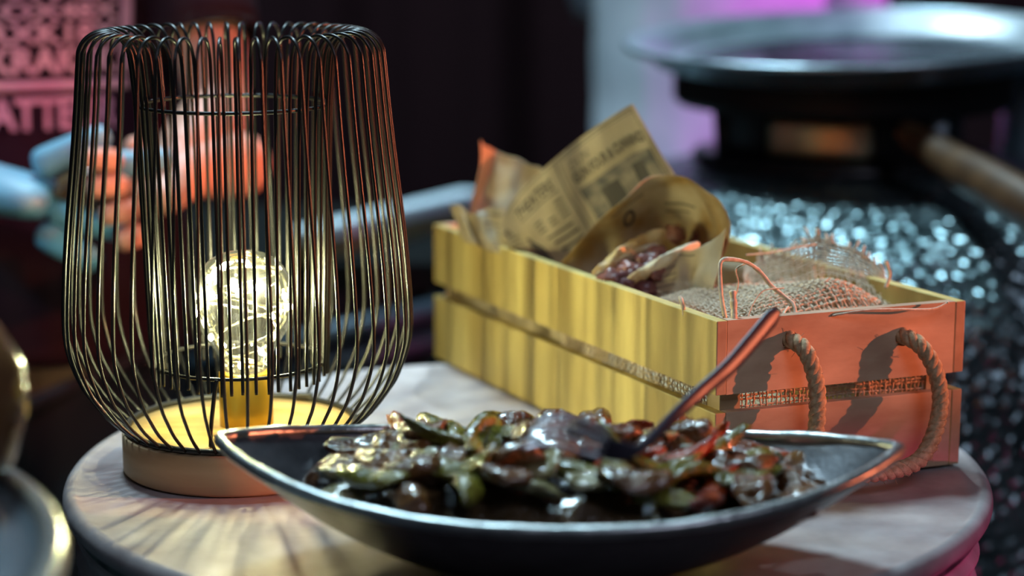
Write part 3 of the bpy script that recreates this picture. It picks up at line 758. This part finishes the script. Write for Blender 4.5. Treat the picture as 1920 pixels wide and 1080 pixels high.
veg_label = {'red': ('roasted_red_pepper', 'M_red', 'glossy red pepper strip', 'pepper', 'red pepper strips in the iron dish'),
             'brown': ('roasted_aubergine', '', 'dark aubergine piece', 'aubergine', 'aubergine pieces in the iron dish'),
             'green': ('roasted_green_pepper', '', 'olive green pepper strip', 'pepper', 'green pepper strips in the iron dish'),
             'onion': ('roasted_onion', '', 'pale onion piece', 'onion', 'onion pieces in the iron dish')}
def pile(s, t):          # height of the heap above the table
    base = DEP*.60 + .005
    h = base + .033*max(0, 1-(s/.74)**2)**.5*max(0, 1-t*t)**.5
    return h
def veg_mesh(seed, kind):
    rn = random.Random(seed*13+5)
    if kind == 'brown': L_, W_, T_ = rn.uniform(.015, .024), rn.uniform(.009, .013), rn.uniform(.005, .008)
    elif kind == 'onion': L_, W_, T_ = rn.uniform(.010, .016), rn.uniform(.007, .010), .0032
    else: L_, W_, T_ = rn.uniform(.018, .029), rn.uniform(.006, .010), .0040
    bend = rn.uniform(-1, 1)*26; tw = rn.uniform(-1, 1)*30
    bm_ = bmesh.new(); bmesh.ops.create_icosphere(bm_, subdivisions=3, radius=1); vs = []
    for v in bm_.verts:
        c = v.co; d = 1+.30*noise.noise(c*1.6+V3((seed*2.3, 0, 0)))+.14*noise.noise(c*5+V3((seed, 3, 0)))
        x_, y_, z_ = c.x*L_*d, c.y*W_*d, c.z*T_*d
        z_ += -bend*x_*x_*.9 + .6*W_*math.sin(c.y*3+seed)*.25
        a = tw*x_; y_, z_ = y_*math.cos(a)-z_*math.sin(a), y_*math.sin(a)+z_*math.cos(a)
        vs.append(V3((x_, y_, z_)))
    fs = [tuple(v.index for v in f.verts) for f in bm_.faces]; bm_.free()
    return vs, fs
vlist = []
rnd = random.Random(17)
kinds = ['brown', 'green', 'brown', 'brown', 'green', 'onion', 'brown', 'red']
n_v = 0
for row, tt in enumerate((-.74, -.44, -.14, .16, .46, .76)):
    cnt = 14 if abs(tt) < .6 else 12
    for q in range(cnt):
        s = (-.66+1.39*(q+.5)/cnt) + rnd.uniform(-.025, .025); t = tt + rnd.uniform(-.10, .10)
        lim = (1-abs(s)**2.5)**.8*.74
        vlist.append((s, t*lim*(.84 if t > 0 else 1.03), kinds[rnd.randrange(8)], row, q))
# the colour accents of the heap: the nearest piece takes that kind
for s_, t_, k_ in [(-.50, .30, 'red'), (-.22, .45, 'green'), (-.20, .15, 'green'), (.02, .45, 'red'), (.12, .70, 'brown'), (.22, .60, 'red'), (.42, .35, 'red'), (.16, -.1, 'red'), (-.05, -.6, 'onion'), (.10, -.68, 'onion'), (-.25, -.6, 'green'), (.55, -.25, 'green'), (.30, -.3, 'green')]:
    q = min(range(len(vlist)), key=lambda n: (vlist[n][0]-s_)**2+(vlist[n][1]-t_)**2); vlist[q] = (*vlist[q][:2], k_, *vlist[q][3:])
ORD = ['first', 'second', 'third', 'fourth', 'fifth', 'sixth', 'seventh', 'eighth', 'ninth', 'tenth', 'eleventh', 'twelfth', 'thirteenth', 'fourteenth']
for i, (s, t, k, row, q) in enumerate(vlist):
    nm, _, lab, cat, grp = veg_label[k]
    lab = '%s, %s from the left in the %s row of the dish' % (lab, ORD[q], ('front', 'second', 'third', 'fourth', 'fifth', 'back')[row])
    vs, fs = veg_mesh(i, k)
    tn = t/max(.2, (1-abs(s)**2.5)**.8)
    z = pile(s, tn) + rnd.uniform(-.003, .005)
    p = DCn + DX*(s*HL) + DY*(t*HB) + Z*z
    kk = .25 if abs(tn) > .5 or abs(s) > .5 else 1
    rot = Matrix.Rotation(rnd.uniform(0, 2*PI), 3, 'Z') @ Matrix.Rotation(rnd.uniform(-.7, .7)*kk, 3, 'X') @ Matrix.Rotation(rnd.uniform(-.45, .45)*kk, 3, 'Y')
    me = bpy.data.meshes.new(nm); me.from_pydata([tuple(rot @ v) for v in vs], [], fs); me.update()
    me.polygons.foreach_set('use_smooth', [True]*len(me.polygons)); me.materials.append(M['f_'+k])
    o = bpy.data.objects.new(nm, me); COL.objects.link(o); o.location = p; tag(o, lab, cat, grp)
mb = MB()
def sau(u, v):
    a = 2*PI*u; s = .68*math.cos(a)*v; w_ = HB*(1-abs(.68*math.cos(a))**2.5)**.8*.70
    t = math.sin(a)*v
    p = DCn + DX*(s*HL) + DY*(t*w_*(.8 if t > 0 else 1)) + Z*(pile(s, t*.9)-.006-.010*v**4)
    return p + Z*.003*noise.noise(p*90)
mb.grid(sau, 90, 24); tag(mb.build('vegetable_sauce', M['sauce']), 'dark oily sauce lying between the roasted vegetables in the iron dish', 'sauce', kind='stuff')

# ------------------------------------------------------------------ fork
fk = empty('fork', at(1190, 850, 1.02), 'steel fork stuck in the vegetables, handle rising toward the crate corner', 'fork')
hp = [at(1125, 838, .968), at(1165, 846, .972), at(1195, 842, .98), at(1222, 822, 1.0), at(1262, 782, 1.03), at(1310, 738, 1.05), at(1365, 690, 1.065), at(1410, 640, 1.08), at(1440, 604, 1.09), at(1458, 584, 1.095)]
path = spline(hp, 60)
wd = [(0, .0060), (.12, .0050), (.22, .0026), (.34, .0028), (.55, .0040), (.75, .0050), (.92, .0052), (1, .0028)]
mb = MB(); vs = []
side = V3((.66, .30, -.68)).normalized()
for i, p in enumerate(path):
    t = (path[min(i+1, 60)]-path[max(i-1, 0)]).normalized(); sd = (side - t*side.dot(t)).normalized(); nn = t.cross(sd)
    w_ = interp(wd, i/60); th_ = .0010 if i < 14 else .0014
    for k in range(10):
        a = 2*PI*k/10; vs.append(p+sd*math.cos(a)*w_+nn*math.sin(a)*th_)
fs = [(i*10+k, i*10+(k+1) % 10, (i+1)*10+(k+1) % 10, (i+1)*10+k) for i in range(60) for k in range(10)]
fs += [tuple(range(10))[::-1], tuple(600+k for k in range(10))]
mb.add(vs, fs).build('handle', M['fork'], fk)
t0 = (path[2]-path[0]).normalized(); sd = (side - t0*side.dot(t0)).normalized(); p0 = path[2]
for k in range(4):
    o_ = (k-1.5)*.0050
    q = [p0+sd*o_*.7, p0+sd*o_-t0*.008+Z*.002, p0+sd*o_-t0*.020+Z*.0035, p0+sd*o_-t0*.032+Z*.001, p0+sd*o_*.95-t0*.040-Z*.003]
    MB().tube(spline(q, 16), [.0013-.0006*i/16 for i in range(17)], 8).build('tine', M['tine'], fk)

# ------------------------------------------------------------------ hammered drum, stove and paella pan, right background
hc = V3((.362, .765, 0))
hd = [(0, .094), (.12, .0935), (.20, .090), (.26, .080), (.31, .062), (.345, .035), (.368, .0), (.380, -.045), (.385, -.10), (.386, -.3), (.386, -.9)]
hp_ = []
for k in range(61): hp_.append(tuple(spline([(r, z, 0) for r, z in hd], 60)[k])[:2])
hp_ = [(max(0, r), z) for r, z in hp_]
tag(MB().lathe(hp_, hc, 120).build('hammered_drum', M['hammered']), 'round-shouldered drum of hammered blue-grey metal behind the crate, carrying the stove', 'table')
SC = V3((.325, .79, .0945))
st = empty('gas_stove', SC, 'black gas stove with broad burner ring under the wide pan, loose wooden stick beside', 'stove')
MB().lathe([(0, 0), (.150, 0), (.152, .004), (.150, .010), (.135, .013), (0, .013)], SC, 72).build('base_plate', M['black_gloss'], st)
MB().lathe([(0, .0125), (.118, .0125), (.120, .02), (.120, .052), (.112, .060), (0, .060)], SC, 48).build('housing', M['black'], st, auto=40)
MB().lathe([(.12, .056), (.165, .058), (.171, .064), (.171, .092), (.166, .098), (.15, .099), (.15, .07), (.12, .066)], SC, 96).build('burner_ring', M['black'], st, auto=40)
for k in range(4):
    a = 2*PI*k/4+.5; MB().tube([SC+V3((.145*math.cos(a), .145*math.sin(a), .01)), SC+V3((.150*math.cos(a), .150*math.sin(a), .062))], .007, 10).build('leg', M['rail'] if k == 3 else M['black_gloss'], st)
def pnl(u, v):
    a = -PI/2-.78+.86*u; return SC+V3((.1215*math.cos(a), .1215*math.sin(a), .016+.036*v))
MB().grid(pnl, 16, 4).build('front_panel', M['panel'], st, solid=.001)
hs = [at(1690, 244, 1.86), at(1740, 275, 1.80), at(1800, 315, 1.74), at(1870, 352, 1.66), at(1960, 405, 1.58), at(2060, 470, 1.50)]
hpth = spline(hs, 40)
MB().tube(hpth, [interp([(0, .005), (.05, .011), (.2, .0155), (.5, .0195), (.9, .021), (1, .012)], i/40) for i in range(41)], 16).build('wooden_stick', M['stick'], st)  # loose wooden stick near the stove, made a part of it
MB().tube([SC+V3((.10, -.06, .035)), hpth[0], hpth[1]], .0045, 10).build('stick_ferrule', M['black_gloss'], st)
PC = V3((.333, .78, .2085)); tilt = Matrix.Rotation(math.radians(3.0), 4, 'X') @ Matrix.Rotation(math.radians(-2.2), 4, 'Y')
pan = bpy.data.objects.new('paella_pan', None); COL.objects.link(pan); pan.location = PC; pan.rotation_euler = tilt.to_euler()
pan['_base'] = (0, 0, 0); tag(pan, 'wide shallow blue-lit steel pan tilted on the black stove', 'pan')
MB().lathe([(0, -.010), (.175, -.010), (.196, -.004), (.214, .0125), (.226, .0135), (.229, .012), (.228, .009), (.216, .008), (.198, -.009), (.176, -.0145), (0, -.0145)][::-1], n=120).build('pan_body', M['pan'], pan)
MB().lathe([(.1745, -.0095), (0, -.0095)][::-1], n=96).build('pan_floor', M['pan_in'], pan)
MB().tube([(.2275*math.cos(2*PI*k/120), .2275*math.sin(2*PI*k/120), .0115) for k in range(120)], .0035, 8, True).build('rolled_rim', M['pan'], pan)
del pan['_base']
CNS = V3((.560, .90, .086))
cn = empty('metal_canister', CNS, 'pale blue metal canister behind the stove at the right edge', 'canister')
MB().lathe([(0, 0), (.046, 0), (.048, .004), (.048, .092), (.044, .100), (.02, .104), (0, .104)], CNS, 48).build('body', M['blue_metal'], cn, auto=40)
MB().lathe([(.018, .103), (.018, .116), (.015, .119), (0, .119)], CNS, 24).build('cap', M['rail'], cn, auto=40)

# ------------------------------------------------------------------ work bench and tray, left background
bn = empty('work_bench', (-.62, .95, -.9), 'low black work bench in the dark behind the wire lamp', 'bench')
MB().box((-.72, .955, -.02), (1.34, .40, .03)).build('bench_top', M['bench'], bn, bevel=.002)
MB().box((-.72, .955, -.215), (1.30, .38, .02)).build('lower_shelf', M['bench'], bn, bevel=.002)
MB().tube([(-.40, .745, -.125), (-.06, .745, -.045)], .012, 8).build('brace', M['benchblue'], bn)
MB().tube([(-.40, .745, -.155), (-.06, .745, -.075)], .012, 8).build('brace', M['benchblue'], bn)
for x_ in (-1.35, -.09):
    for y_ in (.79, 1.12): MB().box((x_, y_, -.4575), (.045, .045, .885)).build('leg', M['bench'], bn)
tA = on(588, 432, .030); tB = on(905, 357, .030); tA.z = 0; tB.z = 0
u_ = (tB-tA).normalized(); w_v = V3((-u_.y, u_.x, 0)); TRL = (tB-tA).length; TRW = .030
ty = empty('steel_channel', tA+u_*TRL/2, 'long steel channel with bright blue-lit top edge lying on the dark bench', 'rail')
Mt = Matrix(((u_.x, w_v.x, 0, tA.x), (u_.y, w_v.y, 0, tA.y), (0, 0, 1, 0), (0, 0, 0, 1)))
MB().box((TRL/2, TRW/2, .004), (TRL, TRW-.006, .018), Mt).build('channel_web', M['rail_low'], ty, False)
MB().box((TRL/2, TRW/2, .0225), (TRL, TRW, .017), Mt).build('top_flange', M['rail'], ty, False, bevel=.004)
JC = V3((-.270, -.345, .0852)); js = .62
jg = empty('brown_jug', JC, 'small brown glazed jug on the left drum, half cut by the left edge', 'jug')
MB().lathe([(r_*js, z_*js) for r_, z_ in [(0, 0), (.034, 0), (.05, .02), (.062, .06), (.060, .095), (.042, .125), (.025, .140), (.024, .160), (.028, .165), (.022, .165), (.020, .14), (0, .13)]], JC, 48).build('body', M['jug'], jg)
MB().tube(spline([JC+V3((-.026, 0, .155))*js, JC+V3((-.06, 0, .15))*js, JC+V3((-.075, 0, .11))*js, JC+V3((-.058, 0, .075))*js], 14), .006*js, 8).build('handle', M['jug'], jg)

# ------------------------------------------------------------------ people
def skin(name, nd, ed, m_, parent=None, sub=2, root=0):
    base = V3(parent['_base']) if parent is not None else V3((0, 0, 0))
    me = bpy.data.meshes.new(name); keys = list(nd); ix = {k: i for i, k in enumerate(keys)}
    me.from_pydata([tuple(V3(nd[k][0])-base) for k in keys], [(ix[a], ix[b]) for a, b in ed], [])
    me.materials.append(m_)
    o = bpy.data.objects.new(name, me); COL.objects.link(o)
    if parent is not None: o.parent = parent
    s = o.modifiers.new('skin', 'SKIN'); s.use_smooth_shade = True
    for i, k in enumerate(keys):
        r = nd[k][1]; r = r if hasattr(r, '__len__') else (r, r)
        me.skin_vertices[0].data[i].radius = r
        me.skin_vertices[0].data[i].use_root = (i == root)
    q = o.modifiers.new('sub', 'SUBSURF'); q.levels = sub; q.render_levels = sub
    return o
def chain(*k): return list(zip(k, k[1:]))
def person(label, x, y, armL, armR, shirt_m, sleeve, a_=.165, b_=.105, trousers=M['jeans'], shirt_low=-.05):
    """standing person, facing the camera; armL / armR = (elbow, wrist, palm) world points; L = picture left"""
    P = empty('person', (x, y, -.9), label, 'person')
    sh_z = .50
    nd = {'pelvis': (V3((x, y, .02)), (.13, .10)), 'waist': (V3((x, y, .15)), (.115, .085)), 'chest': (V3((x, y, .32)), (.14, .095)), 'neckb': (V3((x, y, .48)), (.075, .07)),
          'neck': (V3((x, y-.01, .56)), .052), 'head': (V3((x, y-.02, .655)), (.072, .085)), 'crown': (V3((x, y-.015, .735)), (.062, .07))}
    ed = chain('pelvis', 'waist', 'chest', 'neckb', 'neck', 'head', 'crown')
    for s, nm, (el, wr_, pm) in ((-1, 'L', armL), (1, 'R', armR)):
        nd['sh'+nm] = (V3((x+s*.16, y, .46)), .055); nd['el'+nm] = (V3(el), .030); nd['fa'+nm] = ((V3(el)*.65+V3(wr_)*.35), .030); nd['wr'+nm] = (V3(wr_), .022); nd['pm'+nm] = (V3(wr_).lerp(V3(pm), .4), (.018, .014))
        ed += chain('neckb', 'sh'+nm, 'el'+nm, 'fa'+nm, 'wr'+nm, 'pm'+nm)
        nd['hip'+nm] = (V3((x+s*.085, y, -.06)), .085); nd['kn'+nm] = (V3((x+s*.10, y-.01, -.44)), .058); nd['an'+nm] = (V3((x+s*.10, y+.01, -.82)), .04); nd['ft'+nm] = (V3((x+s*.11, y-.12, -.868)), .03)
        ed += chain('pelvis', 'hip'+nm, 'kn'+nm, 'an'+nm, 'ft'+nm)
    body = skin('body', nd, ed, M['skin'], P)
    # trousers
    tn = {}; te = []
    tn['p'] = (V3((x, y, .02)), (.15, .12))
    for s, nm in ((-1, 'L'), (1, 'R')):
        tn['h'+nm] = (V3((x+s*.085, y, -.08)), .10); tn['k'+nm] = (V3((x+s*.10, y-.01, -.44)), .075); tn['a'+nm] = (V3((x+s*.10, y+.01, -.80)), .06)
        te += chain('p', 'h'+nm, 'k'+nm, 'a'+nm)
    skin('trousers', tn, te, trousers, P)
    # shirt: rings of an ellipse with cloth folds
    rings = [(shirt_low, 1.06, 1.10), (shirt_low+.06, 1.04, 1.1), (.10, .95, 1.02), (.2, .98, 1.04), (.3, 1.04, 1.08), (.38, 1.08, 1.06), (.45, 1.06, .92), (.495, .80, .75), (.525, .42, .62)]
    zt = [(z, ka) for z, ka, kb in rings]; zb = [(z, kb) for z, ka, kb in rings]
    def surf(ang, z, off=0):
        ka, kb = interp(zt, z), interp(zb, z)
        fold = .006*noise.noise(V3((math.cos(ang)*3+x, math.sin(ang)*3, z*7))) + .004*math.sin(ang*9+z*12)*max(0, (.25-z))
        return V3((x+(a_*ka+fold+off)*math.cos(ang), y+(b_*kb+fold+off)*math.sin(ang), z))
    mb = MB(); n, m_ = 64, 40
    z0, z1 = shirt_low, .525
    vs = [surf(2*PI*i/n, z0+(z1-z0)*j/m_) for j in range(m_+1) for i in range(n)]
    mb.add(vs, [(j*n+i, j*n+(i+1) % n, (j+1)*n+(i+1) % n, (j+1)*n+i) for j in range(m_) for i in range(n)])
    for s, (el, wr_, pm) in ((-1, armL), (1, armR)):
        a0 = V3((x+s*.115, y, .46)); e = a0.lerp(V3(el), sleeve)
        mb.tube(spline([a0, V3((x+s*.165, y, .45)), V3((x+s*.17, y, .45)).lerp(V3(el), .5*sleeve), V3((x+s*.165, y, .455)).lerp(V3(el), sleeve)], 14), [.066-.022*i/14 for i in range(15)], 18, cap=False)
    mb.build('shirt', shirt_m, P, solid=.002)
    # face, ears and hair
    hx = V3((x, y-.02, .66))
    mb = MB().blob(hx+V3((0, .012, .045)), (.081, .092, .082), seed=3, amp=.06); mb.build('hair', M['hair'], P)
    fm = MB().blob(hx+V3((0, -.085, -.01)), (.011, .017, .02), amp=.05); 
    for s in (-1, 1): fm.blob(hx+V3((s*.076, 0, -.005)), (.009, .017, .027), amp=.05)
    fm.build('nose_and_ears', M['skin'], P)
    for s in (-1, 1): MB().blob(hx+V3((s*.028, -.076, .012)), (.011, .008, .007), amp=0, sub=2).build('eye', M['hair'], P)
    MB().blob(hx+V3((0, -.078, -.046)), (.020, .008, .006), amp=0, sub=2).build('mouth', M['meat'], P)
    return P, surf
def hand(P, name, wrist, palm, fwd, side, up, m_, r=.0095, ln=.075, curl=.5, spread=.35):
    """palm plus five fingers; side points to the thumb"""
    fwd, side, up = V3(fwd).normalized(), V3(side).normalized(), V3(up).normalized()
    wrist, palm = V3(wrist), V3(palm)
    nd = {'w0': (wrist-fwd*.10, .034), 'w': (wrist, (.030, .024)), 'p': (palm, (.040, .019)), 'k': (palm+fwd*.028, (.040, .016))}
    skin(name, nd, chain('w0', 'w', 'p', 'k'), m_, P)
    for q, l in enumerate((.80, .95, 1.0, .90, .70)):
        if q == 0:
            b0 = palm-fwd*.01+side*.025; d = (side*.8+fwd*.7).normalized()
        else:
            b0 = palm+fwd*.022+side*(.030-.019*(q-1)); d = (fwd+side*(spread*(.5-.33*(q-1)))).normalized()
        p1 = b0+d*ln*l*.45; d2 = (d-up*curl).normalized(); p2 = p1+d2*ln*l*.32; d3 = (d2-up*curl).normalized(); p3 = p2+d3*ln*l*.24
        skin('finger' if q else 'thumb', {'a': (b0, r*1.15), 'b': (p1, r*1.05), 'c': (p2, r*.95), 'd': (p3, r*.8)}, chain('a', 'b', 'c', 'd'), m_, P)

# man in the printed dark shirt working with blue-gloved and bare hand
px_, py_ = -.494, .60
el1 = at(-330, 120, 1.68); wr1 = at(-60, 345, 1.60); pm1 = at(50, 368, 1.58)
el2 = at(418, 205, 1.70); wr2 = at(325, 322, 1.60); pm2 = at(290, 368, 1.585)
P1, surf1 = person('person in dark shirt with pink lettering, working with both hands behind the wire lamp', px_, py_, (el1, wr1, pm1), (el2, wr2, pm2), M['shirt_black'], .80, a_=.185, b_=.115)
skin('forearm', {'h': (el2+V3((-.004, .008, .045)), .026), 'e': (el2, .031), 'm': (el2.lerp(wr2, .35), .034), 'w': (wr2, .024)}, [('h', 'e'), ('e', 'm'), ('m', 'w')], M['skin'], P1, root=0)
hand(P1, 'gloved_hand', wr1, pm1, (1, -.05, -.16), (.55, .1, .75), (.1, -1, .1), M['glove'], r=.0125, ln=.085, curl=.10, spread=.7)
hand(P1, 'bare_hand', wr2, pm2, (-.60, -.75, .02), (-.3, .1, 1), (.4, -.8, .3), M['skin'], r=.010, ln=.038, curl=.35, spread=.4)
bp_ = at(165, 350, 1.575)
tag(MB().blob(bp_, (.026, .022, .018), seed=5, amp=.3).build('dark_bread_roll', M['f_brown']), 'dark lump of food held between the blue-gloved and the bare hand', 'food')
def shirt_print(u, v):      # u right, v down, metres from the chest centre
    ang = -PI/2 + u/.185; return surf1(ang, .335 - v, .0045)
def txt_shirt(s, u0, v0, w_, h_, b=.02):
    text_on(P1, s, shirt_print, u0, v0, w_, h_, M['print'], lift=.0015, name='shirt_lettering', bold=b)
for s, u0, v0, w_, h_ in (('OX4OKXDOXKOXA8X', -.17, .048, .325, .015), ('KO4XKROXDKOX48X', -.17, .066, .325, .0155), ('ROXKOXDOKRXK18X', -.17, .0835, .325, .0185), ('OKDOXKAXOKRAK8K', -.17, .104, .325, .024), ('LE GRAND AMATTEUR', -.165, .147, .32, .029)):
    txt_shirt(s, u0, v0, w_, h_, .035)
mb = MB(); mb.grid(lambda a, b: shirt_print(-.170+.34*a, .1335+.0095*b), 30, 1); mb.build('shirt_band', M['print'], P1, solid=.0008)
mb = MB(); mb.grid(lambda a, b: shirt_print(.158+.012*a, .03+.10*b), 4, 8); mb.build('shirt_band', M['print'], P1, solid=.0008)

# guest in a pale shirt behind the stove
gx, gy = .250, 1.42
P2, _ = person('person in a pale loose shirt standing behind the stove and pan', gx, gy, (V3((gx-.13, gy+.10, .20)), V3((gx-.04, gy+.17, .06)), V3((gx, gy+.18, .04))), (V3((gx+.185, gy-.02, .20)), V3((gx+.19, gy-.12, .02)), V3((gx+.19, gy-.17, -.03))), M['white_cloth'], .95, a_=.155, b_=.11, shirt_low=-.25)

# drop helper properties
for o in bpy.data.objects:
    if '_base' in o: del o['_base']
